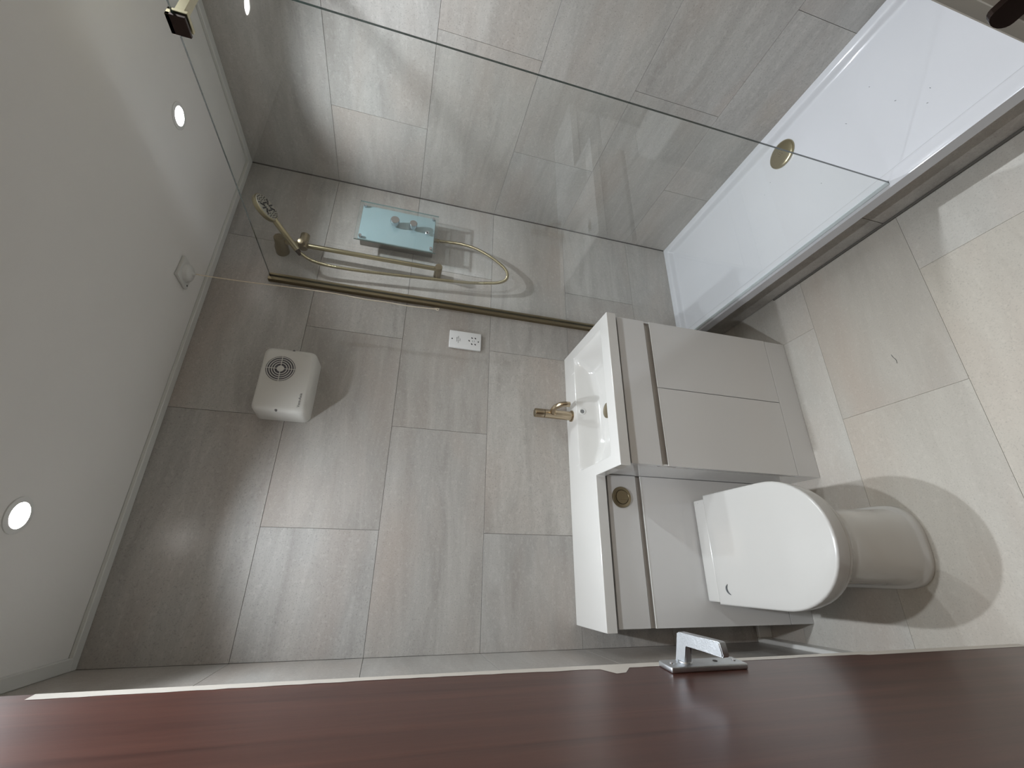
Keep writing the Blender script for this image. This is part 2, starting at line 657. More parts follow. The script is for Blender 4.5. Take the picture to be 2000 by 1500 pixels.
# lever handle on backplate
bm = new()
box(bm, 0.022, 0.066, 0, 0.0105, 0.898, 1.066, 0.0028, 3)
hd = obj('door_handle', bm, M_satin, dr, 38, 'satin chrome lever handle on a long backplate', xf=DX)
bm = new()
cyl(bm, (0.044, 0.0100, 1.022), (0.044, 0.014, 1.022), 0.013, bev=.001)
# flat strap lever: rises from the plate, turns and runs back along the leaf, its end drooping to the plate
pts = [(-.017, .0095), (.009, .0095), (.0105, .0400), (.0130, .0435), (.055, .0435), (.0965, .0440), (.0985, .0475), (.0925, .0660), (.088, .0672), (.040, .0640), (-.004, .0615), (-.0095, .0585)]
dr8 = math.radians(8)
f0 = [bm.verts.new((0.044 + s_ * math.cos(dr8) + .0085 * math.sin(dr8), n_, 1.022 - s_ * math.sin(dr8) + .0085 * math.cos(dr8))) for s_, n_ in pts]
f1 = [bm.verts.new((0.044 + s_ * math.cos(dr8) - .0085 * math.sin(dr8), n_, 1.022 - s_ * math.sin(dr8) - .0085 * math.cos(dr8))) for s_, n_ in pts]
bm.faces.new(f0)
bm.faces.new(f1)
for i in range(len(pts)):
    j = (i + 1) % len(pts)
    bm.faces.new((f0[i], f0[j], f1[j], f1[i]))
bmesh.ops.bevel(bm, geom=[e for e in bm.edges if (e.verts[0] in f0 and e.verts[1] in f0) or (e.verts[0] in f1 and e.verts[1] in f1)], offset=0.0018, segments=2, affect='EDGES')
obj('lever', bm, M_satin, hd, 50, xf=DX)
for zz in (0.912, 1.052):
    bm = new()
    cyl(bm, (0.044, 0.0104, zz), (0.044, 0.0120, zz), 0.004, 14)
    obj('screw', bm, M_chrome, hd, 30, xf=DX)
bm = new()
cyl(bm, (0.044, 0.0104, 0.955), (0.044, 0.0114, 0.955), 0.0045, 14)
obj('keyhole', bm, M_dark, hd, 30, xf=DX)

# frame and strike plate
bm = new()
box(bm, 0.820, 0.875, FY - 0.11, FY, 0, 2.13, 0.0015, 1)
box(bm, 0.0, 0.820, FY - 0.11, FY, 2.10, 2.13)
fr = obj('trim_5', bm, M_jamb, None, False, 'taupe painted door frame at the near right', None, None, 'structure')
bm = new()
box(bm, 0.806, 0.8205, FY - 0.105, FY - 0.016, 0, 2.10, 0.0015, 1)
obj('door_stop', bm, M_jamb, fr, False)
bm = new()
n = 10
out = []
hw, y_tip = 0.0155, FY - 0.006
for i in range(n + 1):
    an = -math.pi / 2 + math.pi * i / n
    out.append((y_tip - 0.009 + 0.009 * math.cos(an), hw * math.sin(an)))
out += [(FY - 0.085, hw), (FY - 0.085, -hw)]
lo_ = [bm.verts.new((0.7985, y, 1.036 + z)) for y, z in out]
hi_ = [bm.verts.new((0.8060, y, 1.036 + z)) for y, z in out]
bm.faces.new(lo_)
bm.faces.new(hi_)
for i in range(len(lo_)):
    bm.faces.new((lo_[i], lo_[(i + 1) % len(lo_)], hi_[(i + 1) % len(lo_)], hi_[i]))
obj('strike_plate', bm, M_bronze, fr, False, 'dark bronze latch keep with a rounded tip')

# hall lamp fitting (the warm light behind the camera)
bm = new()
lathe(bm, (0.50, -2.25, CEIL), (0, 0, -1), [(0, 0.15), (0.025, 0.15), (0.034, 0.14), (0.034, 0.0)], 40, False)
obj('hall_ceiling_lamp', bm, M_bezel, None, 38, 'round flush ceiling lamp in the hall behind the doorway', 'lamp')

# ------------------------------------------------------------------ downlights
labs = ['bright recessed downlight in the ceiling above the shower, nearest the back corner',
        'bright recessed downlight in the ceiling above the toilet, near the back wall',
        'recessed downlight in the ceiling in front of the toilet, towards the door',
        'recessed downlight in the ceiling above the near end of the shower tray']
for (x, y), lab in zip(LAMPS, labs):
    t = thing('downlight', (x, y, CEIL), lab, 'downlight', 'ceiling downlights')
    bm = new()
    lathe(bm, (x, y, CEIL), (0, 0, -1), [(0, 0.041), (0.0025, 0.041), (0.004, 0.038), (0.004, 0.029), (-0.004, 0.027)], 40, False)
    obj('bezel', bm, M_bezel, t, 38)
    bm = new()
    lathe(bm, (x, y, CEIL - 0.0008), (0, 0, -1), [(0, 0.0275), (0.0005, 0.0275), (0.0008, 0.0)], 32, False)
    obj('lens', bm, M_lamp, t, 38)

# ------------------------------------------------------------------ shower tray and riser
TX = 1.368
TZ = 0.205
XT, YT = [], []


def frange(a, b, n):
    return [a + (b - a) * i / n for i in range(n + 1)]


def tray_h(x, y):
    dl, drr, db, df = x - (TX + 0.052), (RX - 0.030) - x, (-0.030) - y, y - (FY + 0.045)
    d = min(dl, drr, db, df)
    e = 0.022
    if d <= 0:
        return TZ
    s = min(1, d / e)
    s = s * s * (3 - 2 * s)
    fall = 0.006 * min(1, max(0, d) / 0.25)
    return TZ - 0.024 * s - fall


xs = [TX, TX + .003, TX + .02, TX + .045] + frange(TX + .050, TX + .080, 8) + frange(TX + .11, RX - .075, 12) + frange(RX - .056, RX - .028, 8) + [RX - .015, RX]
ys = [FY, FY + .02] + frange(FY + .043, FY + .070, 7) + frange(FY + .11, -.09, 24) + frange(-.056, -.028, 7) + [-.015, 0.0]
bm = new()
grid = [[bm.verts.new((x, y, tray_h(x, y) - (0.0012 if x == TX else 0))) for y in ys] for x in xs]
for i in range(len(xs) - 1):
    for j in range(len(ys) - 1):
        bm.faces.new((grid[i][j], grid[i + 1][j], grid[i + 1][j + 1], grid[i][j + 1]))
bot = {}
edge = [(i, 0) for i in range(len(xs))] + [(len(xs) - 1, j) for j in range(1, len(ys))] + [(i, len(ys) - 1) for i in range(len(xs) - 2, -1, -1)] + [(0, j) for j in range(len(ys) - 2, 0, -1)]
lo_ = [bm.verts.new((xs[i], ys[j], TZ - 0.040)) for i, j in edge]
for k in range(len(edge)):
    k2 = (k + 1) % len(edge)
    a_, b_ = edge[k], edge[k2]
    bm.faces.new((grid[a_[0]][a_[1]], grid[b_[0]][b_[1]], lo_[k2], lo_[k]))
bm.faces.new(lo_)
tray = thing('shower_tray', (1.68, -0.8, 0), 'long low white shower tray along the right wall on a tiled plinth', 'shower tray')
obj('basin', bm, M_acr, tray, 50)
bm = new()
box(bm, 1.420, RX - 0.002, FY + 0.002, -0.002, 0.001, TZ - 0.0401)
pl = obj('plinth', bm, M_grout, tray, False)
# tiled riser panels on the plinth
for a, b in ((FY + 0.003, -0.918), (-0.918, -0.003)):
    bm = new()
    box(bm, 1.414, 1.4198, a + 0.001, b - 0.001, 0.003, TZ - 0.041, 0.0006, 1)
    o = obj('riser_tile', bm, M_wall, pl, False)
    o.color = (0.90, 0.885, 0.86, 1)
bm = new()
tube(bm, [(1.411, y, 0.004) for y in frange(FY + 0.01, -0.43, 12)], 0.005, 8)
obj('sealant_bead', bm, M_grout, pl, 50)

# waste cover
dx, dy = 1.868, -0.785
dz = tray_h(dx, dy)
bm = new()
lathe(bm, (dx, dy, dz), (0, 0, 1), [(0.0005, 0.057), (0.006, 0.057), (0.0085, 0.0545), (0.0100, 0.048), (0.0118, 0.030), (0.0122, 0.0)], 48, False)
wv = obj('waste_cover', bm, M_brass, tray, 60, 'round brass waste cover')
for i in range(3):
    for j in range(2 if i % 2 else 3):
        bm = new()
        cyl(bm, (dx - 0.008 + i * 0.008, dy - 0.008 + j * 0.008 + (0.004 if i % 2 else 0), dz + 0.0115), (dx - 0.008 + i * 0.008, dy - 0.008 + j * 0.008 + (0.004 if i % 2 else 0), dz + 0.0126), 0.0014, 8)
        obj('hole', bm, M_dark, wv, False)

# ------------------------------------------------------------------ glass screen, channel, support arm
GX = 1.386
sc = thing('shower_screen', (GX, -0.53, TZ), 'clear frameless glass shower screen standing on the tray edge', 'shower screen')
GT = 0.008
bm = new()
box(bm, GX - GT / 2, GX + GT / 2, -1.072, -0.006, TZ + 0.0008, 2.182)
for f in bm.faces:
    f.material_index = 0 if abs(f.normal.x) > 0.5 else (2 if f.normal.z < -0.5 or f.normal.y > 0.5 else 1)
obj('glass_pane', bm, [M_clear, M_gedge, M_seal], sc, False)
bm = new()
for x0, x1 in ((GX - 0.018, GX - GT / 2 - 0.0006), (GX + GT / 2 + 0.0006, GX + 0.014)):
    box(bm, x0, x1, -0.020, -0.0005, TZ + 0.001, 2.188, 0.0008, 1)
box(bm, GX - 0.0185, GX + 0.0145, -0.005, -0.0004, TZ + 0.001, 2.188)
obj('wall_channel', bm, M_brassd, sc, False, 'dull brass wall channel')
bm = new()
box(bm, GX - 0.008, GX + 0.008, -1.072, -0.021, TZ - 0.001, TZ + 0.004, 0.001, 1)
obj('clear_seal', bm, M_seal, sc, False)
arm = thing('support_arm', (GX, -0.948, 2.18), 'square brass support arm from the glass screen to the right wall', 'support arm')
bm = new()
cy, cz = -0.955, 2.183
box(bm, GX - GT / 2 - 0.0085, GX - GT / 2 - 0.0004, cy - 0.021, cy + 0.021, cz - 0.030, cz + 0.010, 0.001, 1)
obj('clamp_plate', bm, M_bronze, arm, False)
bm = new()
box(bm, GX + GT / 2 + 0.0004, GX + GT / 2 + 0.010, cy - 0.021, cy + 0.021, cz - 0.030, cz + 0.010, 0.001, 1)
box(bm, GX - GT / 2 - 0.0085, GX + GT / 2 + 0.010, cy - 0.021, cy + 0.021, cz + 0.0005, cz + 0.010, 0.001, 1)
obj('clamp_block', bm, M_brass, arm, False)
bm = new()
box(bm, GX + GT / 2 + 0.008, RX - 0.006, cy - 0.010, cy + 0.010, cz - 0.014, cz + 0.006, 0.001, 1)
obj('bar', bm, M_brass, arm, False)
bm = new()
box(bm, RX - 0.012, RX, cy - 0.024, cy + 0.024, cz - 0.028, cz + 0.020, 0.0015, 1)
obj('wall_plate', bm, M_brass, arm, False)

# ------------------------------------------------------------------ basin and furniture run
def jdoor(bm, x0, x1, yf, yb, z0, z1):
    prof = [(yf, z0), (yb, z0), (yb, z1 - .036), (yf + .006, z1 - .032), (yf + .0030, z1 - .0004), (yf + .0004, z1)]
    A = [bm.verts.new((x0, y, z)) for y, z in prof]
    B = [bm.verts.new((x1, y, z)) for y, z in prof]
    bm.faces.new(A)
    bm.faces.new(B)
    for i in range(len(A)):
        j = (i + 1) % len(A)
        bm.faces.new((A[i], A[j], B[j], B[i]))


V = thing('vanity_unit', (0.895, -0.21, 0), 'light grey gloss two-door basin cabinet with a slim dark finger groove', 'cabinet')
VX0, VX1, VYF = 0.602, 1.186, -0.415
bm = new()
box(bm, VX0, VX1, -0.395, -0.001, 0.0005, 0.752)
box(bm, VX0, VX0 + 0.016, -0.395, -0.001, 0.752, 0.831)
box(bm, VX1 - 0.016, VX1, -0.395, -0.001, 0.752, 0.831)
obj('carcass', bm, M_van, V, False)
bm = new()
box(bm, VX0, VX1, -0.4008, -0.3951, 0.60, 0.71)
obj('finger_groove', bm, M_van2, V, False)
bm = new()
box(bm, VX0, VX1, VYF, -0.3951, 0.697, 0.817, 0.0012, 1)
obj('top_panel', bm, M_van, V, False)
for a, b in ((VX0, 0.8985), (0.9015, VX1)):
    bm = new()
    jdoor(bm, a, b, VYF, -0.4015, 0.1085, 0.672)
    dd = obj('door', bm, M_van, V, False)
    bm = new()
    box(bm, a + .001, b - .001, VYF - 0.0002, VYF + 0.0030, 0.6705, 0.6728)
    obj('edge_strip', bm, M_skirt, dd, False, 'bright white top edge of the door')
bm = new()
box(bm, VX0, VX1, VYF, -0.3951, 0.0005, 0.1055, 0.0012, 1)
obj('plinth_panel', bm, M_van, V, False)
for a, b in ((VX0, VX0 + 0.006), (VX1 - 0.006, VX1)):
    bm = new()
    box(bm, a, b, VYF + 0.004, -0.3995, 0.672, 0.697)
    obj('groove_end', bm, M_van, V, False)

T = thing('cistern_unit', (0.34, -0.11, 0), 'narrow light grey gloss cistern cabinet behind the toilet', 'cabinet')
TX0, TX1, TYF = 0.087, 0.6005, -0.230
bm = new()
box(bm, TX0, TX1, -0.212, -0.001, 0.0005, 0.831)
obj('carcass', bm, M_van, T, False)
bm = new()
box(bm, TX0, TX1, -0.2178, -0.2121, 0.60, 0.71)
obj('finger_groove', bm, M_van2, T, False)
bm = new()
box(bm, TX0, TX1, TYF, -0.2121, 0.697, 0.817, 0.0012, 1)
obj('top_panel', bm, M_van, T, False)
bm = new()
jdoor(bm, TX0, TX1, TYF, -0.2185, 0.1085, 0.676)
obj('front_panel', bm, M_van, T, False)
bm = new()
box(bm, TX0, TX1, TYF, -0.2121, 0.0005, 0.1055, 0.0012, 1)
obj('plinth_panel', bm, M_van, T, False)
for k, zz in enumerate((0.700, 0.679)):
    bm = new()
    if k:
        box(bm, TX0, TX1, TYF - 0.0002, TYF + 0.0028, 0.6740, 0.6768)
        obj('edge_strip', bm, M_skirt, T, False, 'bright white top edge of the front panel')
    bm.free() if not k else None
# flush button
fx, fz = 0.518, 0.764
fb = None
bm = new()
lathe(bm, (fx, TYF, fz), (0, -1, 0), [(0, 0.0385), (0.004, 0.0385), (0.0065, 0.0365), (0.0075, 0.027), (0.0060, 0.0255), (0.0045, 0.0250), (0.0045, 0)], 48, False)
fb = obj('flush_button', bm, M_brassd, T, 40, 'round brass dual flush button')
for s in (1, -1):
    bm = new()
    zc = fz - 0.006
    pts = []
    r_ = 0.0243
    a0 = math.asin((0.0006 if s > 0 else 0.0006) / r_)
    base = -0.20 if s > 0 else -0.20     # split a little left of centre, in a vertical line
    split = -0.009
    th = math.acos((split + s * 0.0005) / r_)
    n = 20
    if s > 0:
        an = [-th + 2 * th * i / n for i in range(n + 1)]
    else:
        an = [th + (2 * math.pi - 2 * th) * i / n for i in range(n + 1)]
    out = [(fx + r_ * math.cos(q), fz + r_ * math.sin(q)) for q in an]
    lo_ = [bm.verts.new((x, TYF - 0.0046, z)) for x, z in out]
    hi_ = [bm.verts.new((x, TYF - 0.0078, z)) for x, z in out]
    bm.faces.new(lo_)
    bm.faces.new(hi_)
    for i in range(len(lo_)):
        bm.faces.new((lo_[i], lo_[(i + 1) % len(lo_)], hi_[(i + 1) % len(lo_)], hi_[i]))
    obj('push_segment', bm, M_brassd, fb, False)

# one-piece basin top (L shaped) with moulded bowl
BX0, BX1 = 0.078, 1.188
BSTEP, BYF, BYW, BZ, BT = 0.590, -0.432, -0.246, 0.870, 0.038
RX0, RX1, RY0, RY1 = 0.634, 1.146, -0.372, -0.106


def sm(t):
    t = max(0.0, min(1.0, t))
    return t * t * (3 - 2 * t)


def bowl_h(x, y):
    dl, dr_, df, db = x - RX0, RX1 - x, y - RY0, RY1 - y
    d = min(dl, dr_, df, db)
    if d <= 0:
        return 0.0
    def wall(q, w1, w2):
        return 0.66 * sm(q / w1) + 0.34 * sm(q / w2)
    return 0.004 * sm(d / 0.004) + 0.102 * wall(dl, .022, .14) * wall(dr_, .09, .24) * wall(df, .014, .04) * wall(db, .020, .042)


def dense(a, b, c, n):
    return frange(a, b, n)


xs = [BX0, BX0 + .004] + frange(.10, .58, 6) + [BSTEP] + frange(.60, RX0 - .002, 3) + frange(RX0, RX0 + .030, 14) + frange(RX0 + .036, RX1 - .036, 80) + frange(RX1 - .030, RX1, 12) + [1.16, BX1 - .004, BX1]
ys = [BYF, BYF + .004] + frange(-.42, RY0 - .002, 3) + frange(RY0, RY0 + .020, 10) + frange(RY0 + .025, RY1 - .025, 40) + frange(RY1 - .020, RY1, 10) + [-.07, -.03, -.0005]
# make sure the back strip line exists
ys = sorted(set(ys + [BYW]))
xs = sorted(set(xs))
bm = new()
gv = {}


def inside(i, j):
    return xs[i] >= BSTEP - 1e-9 or ys[j] >= BYW - 1e-9


def gvert(i, j):
    if (i, j) not in gv:
        x, y = xs[i], ys[j]
        gv[(i, j)] = bm.verts.new((x, y, BZ - bowl_h(x, y)))
    return gv[(i, j)]


for i in range(len(xs) - 1):
    for j in range(len(ys) - 1):
        if xs[i] >= BSTEP - 1e-9 or ys[j] >= BYW - 1e-9:
            bm.faces.new((gvert(i, j), gvert(i + 1, j), gvert(i + 1, j + 1), gvert(i, j + 1)))
be = [e for e in bm.edges if len(e.link_faces) == 1]
ex = bmesh.ops.extrude_edge_only(bm, edges=be)
nv = [g for g in ex['geom'] if isinstance(g, bmesh.types.BMVert)]
for v in nv:
    v.co.z = BZ - BT
# the underside stays open: the bowl hangs inside the cabinet
bs = thing('washbasin', (0.63, -0.2, BZ - BT), 'white one-piece basin top with rectangular bowl over both cabinets', 'basin')
o = obj('ceramic_top', bm, M_cer, bs, 28)
bv = o.modifiers.new('soft_edge', 'BEVEL')
bv.width = 0.0016
bv.segments = 2
bv.limit_method = 'ANGLE'
bv.angle_limit = math.radians(60)
# overflow ring and waste
bm = new()
oy = RY1
while BZ - bowl_h(0.890, oy) > 0.8465:
    oy -= 0.0002
oz = BZ - bowl_h(0.890, oy)
onrm = (0, -(bowl_h(0.890, oy - .001) - bowl_h(0.890, oy + .001)) / 0.002, 1)
onrm = tuple(Vector(onrm).normalized())
lathe(bm, (0.890, oy, oz), onrm, [(-0.006, 0.0150), (0.0010, 0.0145), (0.0022, 0.0130), (0.0020, 0.0092), (0.0002, 0.0087)], 28, False)
ov = obj('overflow_ring', bm, M_cer, bs, 40)
bm = new()
lathe(bm, (0.890, oy, oz), onrm, [(0.0004, 0.0090), (0.0009, 0.0)], 24, False)
obj('overflow_hole', bm, M_text, ov, 40)
bm = new()
wz = BZ - bowl_h(0.880, -0.170)
lathe(bm, (0.880, -0.183, wz - 0.0015), (0, 0, 1), [(0, 0.033), (0.004, 0.033), (0.0058, 0.031), (0.0066, 0.026), (0.0085, 0.0)], 40, False)
obj('basin_waste', bm, M_brassd, bs, 50, 'round brass basin waste')

# tap
tp = thing('basin_tap', (0.886, -0.055, BZ), 'brushed brass mono basin tap with a short curved spout', 'tap')
tx, ty = 0.885, -0.056
bm = new()
lathe(bm, (tx, ty, BZ), (0, 0, 1), [(0, 0.0250), (0.004, 0.0250), (0.006, 0.0240), (0.0065, 0.0200), (0.128, 0.0192), (0.129, 0.0180)], 36, True)
obj('body', bm, M_tap, tp, 40)
bm = new()
lathe(bm, (tx, ty, BZ + 0.1302), (0, 0, 1), [(0, 0.0180), (0.001, 0.0193), (0.038, 0.0193), (0.0405, 0.0180), (0.041, 0.0)], 36, False)
kn = obj('control_knob', bm, M_tap, tp, 40)
bm = new()
lathe(bm, (tx, ty, BZ + 0.171), (0, 0, 1), [(0.0003, 0.0165), (0.0008, 0.016), (0.0009, 0.0)], 30, False)
obj('knob_cap', bm, M_brassd, kn, 40)
bm = new()
tube(bm, spline([(tx, ty - .008, BZ + 0.088), (tx + .004, ty - .032, BZ + 0.100), (tx + .008, ty - .060, BZ + 0.102), (tx + .012, ty - .086, BZ + 0.088), (tx + .014, ty - .096, BZ + 0.068), (tx + .014, ty - .097, BZ + 0.050)], 8), 0.0112, 20)
obj('spout', bm, M_tap, tp, 50)

# ------------------------------------------------------------------ toilet
CX = 0.345


def dee(hw, yb, yf, z, n=26, e=2.06, depth=None):
    """D outline, back edge at yb, round front at yf"""
    depth = depth or hw * 1.12
    ys_ = yf + depth
    pts = [(CX + hw, yb, z), (CX + hw, (yb + ys_) / 2, z)]
    for i in range(n + 1):
        a_ = math.pi * i / n
        c, s = math.cos(a_), math.sin(a_)
        pts.append((CX + hw * math.copysign(abs(c) ** (2 / e), c), ys_ - depth * abs(s) ** (2 / e), z))
    pts += [(CX - hw, (yb + ys_) / 2, z), (CX - hw, yb, z)]
    return pts


to = thing('toilet', (CX, -0.5, 0), 'white back-to-wall toilet with its D-shaped lid closed', 'toilet')
bm = new()
YB = -0.2305
lv = [(0.0005, .127, -.703), (0.012, .127, -.703), (0.018, .125, -.701), (0.022, .119, -.694), (0.028, .115, -.690), (0.10, .112, -.686), (0.20, .112, -.686), (0.27, .118, -.692),
      (0.32, .134, -.710), (0.355, .153, -.733), (0.380, .168, -.751), (0.392, .174, -.758), (0.400, .173, -.757)]
loft(bm, [dee(hw, YB, yf, z, e=2.75 if z < 0.1 else (2.75 - (z - 0.1) * 2.3 if z < 0.4 else 2.06), depth=hw * (1.0 + 0.12 * min(1, z / 0.4))) for z, hw, yf in lv])
obj('pan', bm, M_cer, to, 50)
bm = new()
loft(bm, [dee(hw, -0.262, yf, z) for z, hw, yf in [(0.4015, .174, -.768), (0.403, .177, -.772), (0.412, .178, -.773), (0.4135, .176, -.771)]])
obj('seat', bm, M_seat, to, 50)
bm = new()
lidp = [(0.4140, .179, -.772, -.300), (0.4155, .1815, -.775, -.298), (0.455, .1845, -.779, -.297), (0.4590, .1838, -.778, -.298), (0.4612, .1815, -.7755, -.300), (0.4622, .178, -.772, -.304), (0.4625, .150, -.741, -.33)]
loft(bm, [dee(hw, yb, yf, z, depth=hw * 1.14) for z, hw, yf, yb in lidp])
lid = obj('lid', bm, M_seat, to, 50)
bm = new()
box(bm, CX - 0.178, CX + 0.172, -0.296, -0.236, 0.4010, 0.4580, 0.006, 3)
hg = obj('hinge_cover', bm, M_seat, to, 50)
bm = text_mesh('i', 0.009, Matrix.Translation((CX + 0.160, -0.262, 0.4581)))
obj('lettering', bm, M_text, hg, False)
bm = new()
cyl(bm, (CX + 0.160, -0.246, 0.4578), (CX + 0.160, -0.246, 0.4584), 0.0012, 10)
obj('lettering', bm, M_text, hg, False)

# lint curl on the lid, hair on the floor
lint = [(0.226, -0.353), (0.219, -0.347), (0.210, -0.346), (0.200, -0.352), (0.194, -0.362)]
bm = new()
rs = [0.0009, 0.0022, 0.0030, 0.0030, 0.0022, 0.0009]
P = spline([(x, y, 0.4640) for x, y in lint], 5)
tube(bm, P, 0.002, 8, rf=lambda i, n: 0.0008 + 0.0022 * math.sin(math.pi * i / (n - 1)))
obj('lint_curl', bm, M_lint, None, 60, 'small dark grey curl of lint on the toilet lid', 'lint')
bm = new()
tube(bm, spline([(0.950, -0.790, 0.0008), (0.938, -0.793, 0.0009), (0.926, -0.798, 0.0010), (0.914, -0.797, 0.0008)], 6), 0.0007, 6)
obj('thread', bm, M_lint, None, 60, 'short dark thread lying on the floor tiles before the basin cabinet', 'thread')
# small grains of grit on tray
gr = random.Random(5)
for k, (x, y, l, a_) in enumerate(((1.74, -1.02, .006, .6), (1.66, -1.16, .005, .9), (1.79, -1.12, .004, .7), (1.60, -0.88, .005, .5), (1.56, -1.22, .004, 1.0), (1.80, -0.70, .003, .2), (1.77, -0.66, .003, .2), (1.60, -1.24, .003, .2))):
    bm = new()
    h = tray_h(x, y)
    tube(bm, [(x - l / 2 * math.cos(a_), y - l / 2 * math.sin(a_), h + .0006), (x, y, h + .001), (x + l / 2 * math.cos(a_), y + l / 2 * math.sin(a_), h + .0006)], 0.0007, 6)
    obj('grit_speck', bm, M_lint, None, False, 'tiny dark speck of grit on the white shower tray', 'speck', 'specks on the tray')

# ------------------------------------------------------------------ electric shower unit
eb = thing('electric_shower', (1.71, -0.05, 1.53), 'electric shower box with a teal glass front and two chrome dials', 'shower unit')
bm = new()
box(bm, 1.640, 1.790, -0.070, -0.0005, 1.532, 1.862, 0.003, 2)
obj('casing', bm, M_silver, eb, 38)
bm = new()
box(bm, 1.611, 1.808, -0.0795, -0.0700, 1.534, 1.866, 0.002, 1)
obj('frosted_panel', bm, M_teal, eb, False, 'frosted pale teal backing panel')
bm = new()
box(bm, 1.598, 1.820, -0.0900, -0.0840, 1.522, 1.879)
for f in bm.faces:
    f.material_index = 0 if abs(f.normal.y) > 0.5 else 1
obj('glass_cover', bm, [M_cover, M_gedge2], eb, False, 'clear glass cover plate with polished edges')
for x, z in ((1.620, 1.545), (1.797, 1.545), (1.620, 1.855), (1.797, 1.855)):
    bm = new()
    cyl(bm, (x, -0.0795, z), (x, -0.0948, z), 0.0065, 18, bev=0.0012)
    obj('standoff', bm, M_chrome, eb, 38)
for x, z, r_ in ((1.722, 1.716, 0.0200), (1.722, 1.634, 0.0175)):
    bm = new()
    lathe(bm, (x, -0.0905, z), (0, -1, 0), [(0, r_ * .78), (0.006, r_ * .78), (0.0085, r_ * .94), (0.012, r_), (0.026, r_), (0.0285, r_ * .94)], 36, True)
    k_ = obj('dial', bm, M_chrome, eb, 38)
    bm = new()
    lathe(bm, (x, -0.1190, z), (0, -1, 0), [(0.0001, r_ * .90), (0.0006, r_ * .88), (0.0007, 0)], 30, False)
    obj('dial_face', bm, M_silver, k_, False)
bm = new()
lathe(bm, (1.706, -0.0905, 1.568), (0, -1, 0), [(0, 0.0095), (0.003, 0.0095), (0.0045, 0.008), (0.0045, 0.0055), (0.003, 0.005), (0.003, 0)], 28, False)
pb = obj('power_button', bm, M_satin, eb, 38)
bm = new()
cyl(bm, (1.706, -0.0932, 1.568), (1.706, -0.0940, 1.568), 0.0035, 16)
obj('button_centre', bm, M_black, pb, False)
bm = new()
cyl(bm, (1.715, -0.040, 1.508), (1.715, -0.040, 1.533), 0.0095, 20, bev=0.001)
obj('outlet', bm, M_brassd, eb, 38)

# ------------------------------------------------------------------ riser rail, handset, hose
RXX, RYY = 1.534, -0.062
rl = thing('riser_rail', (RXX, RYY, 1.49), 'brushed brass shower riser rail on two round brackets', 'shower rail')
bm = new()
cyl(bm, (RXX, RYY, 1.500), (RXX, RYY, 2.165), 0.0105, 24, bev=0.001)
obj('rail', bm, M_brass, rl, 38)
bm = new()
lathe(bm, (RXX + .006, 0, 1.500), (-0.06, -1, 0), [(0, 0.0175), (0.060, 0.0170), (0.078, 0.0165), (0.080, 0.015)], 32, True)
obj('lower_bracket', bm, M_brassd, rl, 38)
bm = new()
lathe(bm, (RXX - .004, 0, 2.165), (0, -1, 0), [(0, 0.0275), (0.040, 0.0265), (0.052, 0.0215), (0.090, 0.0200), (0.092, 0.0185)], 32, True)
obj('upper_bracket', bm, M_brassd, rl, 38)
bm = new()
# slider: barrel round the rail, a clamp knob to the right and a handset fork to the front-left
cyl(bm, (RXX, RYY, 2.058), (RXX, RYY, 2.092), 0.0190, 28, bev=0.002)
cyl(bm, (RXX - 0.018, RYY, 2.075), (RXX + 0.052, RYY - .004, 2.075), 0.0185, 28, bev=0.0015)
cyl(bm, (RXX - 0.004, RYY - .01, 2.075), (RXX - 0.012, RYY - 0.040, 2.078), 0.0120, 24, bev=0.001)
obj('slider', bm, M_brassd, rl, 38)

h0 = Vector((1.482, -0.104, 2.090))
h1 = Vector((1.570, -0.205, 2.200))
hdv = (h1 - h0).normalized()
hs = thing('shower_handset', (h0.x, h0.y, h0.z), 'brushed brass shower handset with black nozzles clipped on the rail', 'shower head')
bm = new()
cyl(bm, h0 - hdv * 0.010, h0 + hdv * 0.125, 0.0125, 20, 0.0115, bev=0.001)
obj('handle', bm, M_brass, hs, 38)
fn = Vector((0.30, -0.50, -0.80))
fn = (fn - hdv * fn.dot(hdv)).normalized()
hc = h0 + hdv * 0.172 - fn * 0.004
bm = new()
lathe(bm, hc - fn * 0.010, fn, [(0, 0.0), (0.001, 0.044), (0.004, 0.054), (0.008, 0.0570), (0.020, 0.0570), (0.0225, 0.0550), (0.0225, 0.0)], 48, False)
hdm = obj('head', bm, M_brass, hs, 38)
_, fa, fbv = basis(fn, hdv)
fb2 = (hdv - fn * hdv.dot(fn)).normalized()
fa2 = fn.cross(fb2)
bm = new()
lathe(bm, hc + fn * 0.0125, fn, [(0.0, 0.0525), (0.0010, 0.0520), (0.0012, 0.0)], 40, False)
face = obj('spray_face', bm, M_facep, hdm, 38)
c0 = hc + fn * 0.0138
noz = []
for ring, cnt in ((0.0465, 22), (0.0375, 18), (0.029, 12)):
    for i in range(cnt):
        an = 2 * math.pi * i / cnt
        if abs(math.sin(an)) > 0.35:
            noz.append((ring * math.cos(an), ring * math.sin(an)))
bm = new()
for u_, v_ in noz:
    p = c0 + fa2 * u_ + fb2 * v_
    cyl(bm, p, p + fn * 0.0016, 0.0025, 8)
o = obj('nozzles', bm, M_black, hdm, 38, 'field of small black rubber nozzles')
o['kind'] = 'stuff'
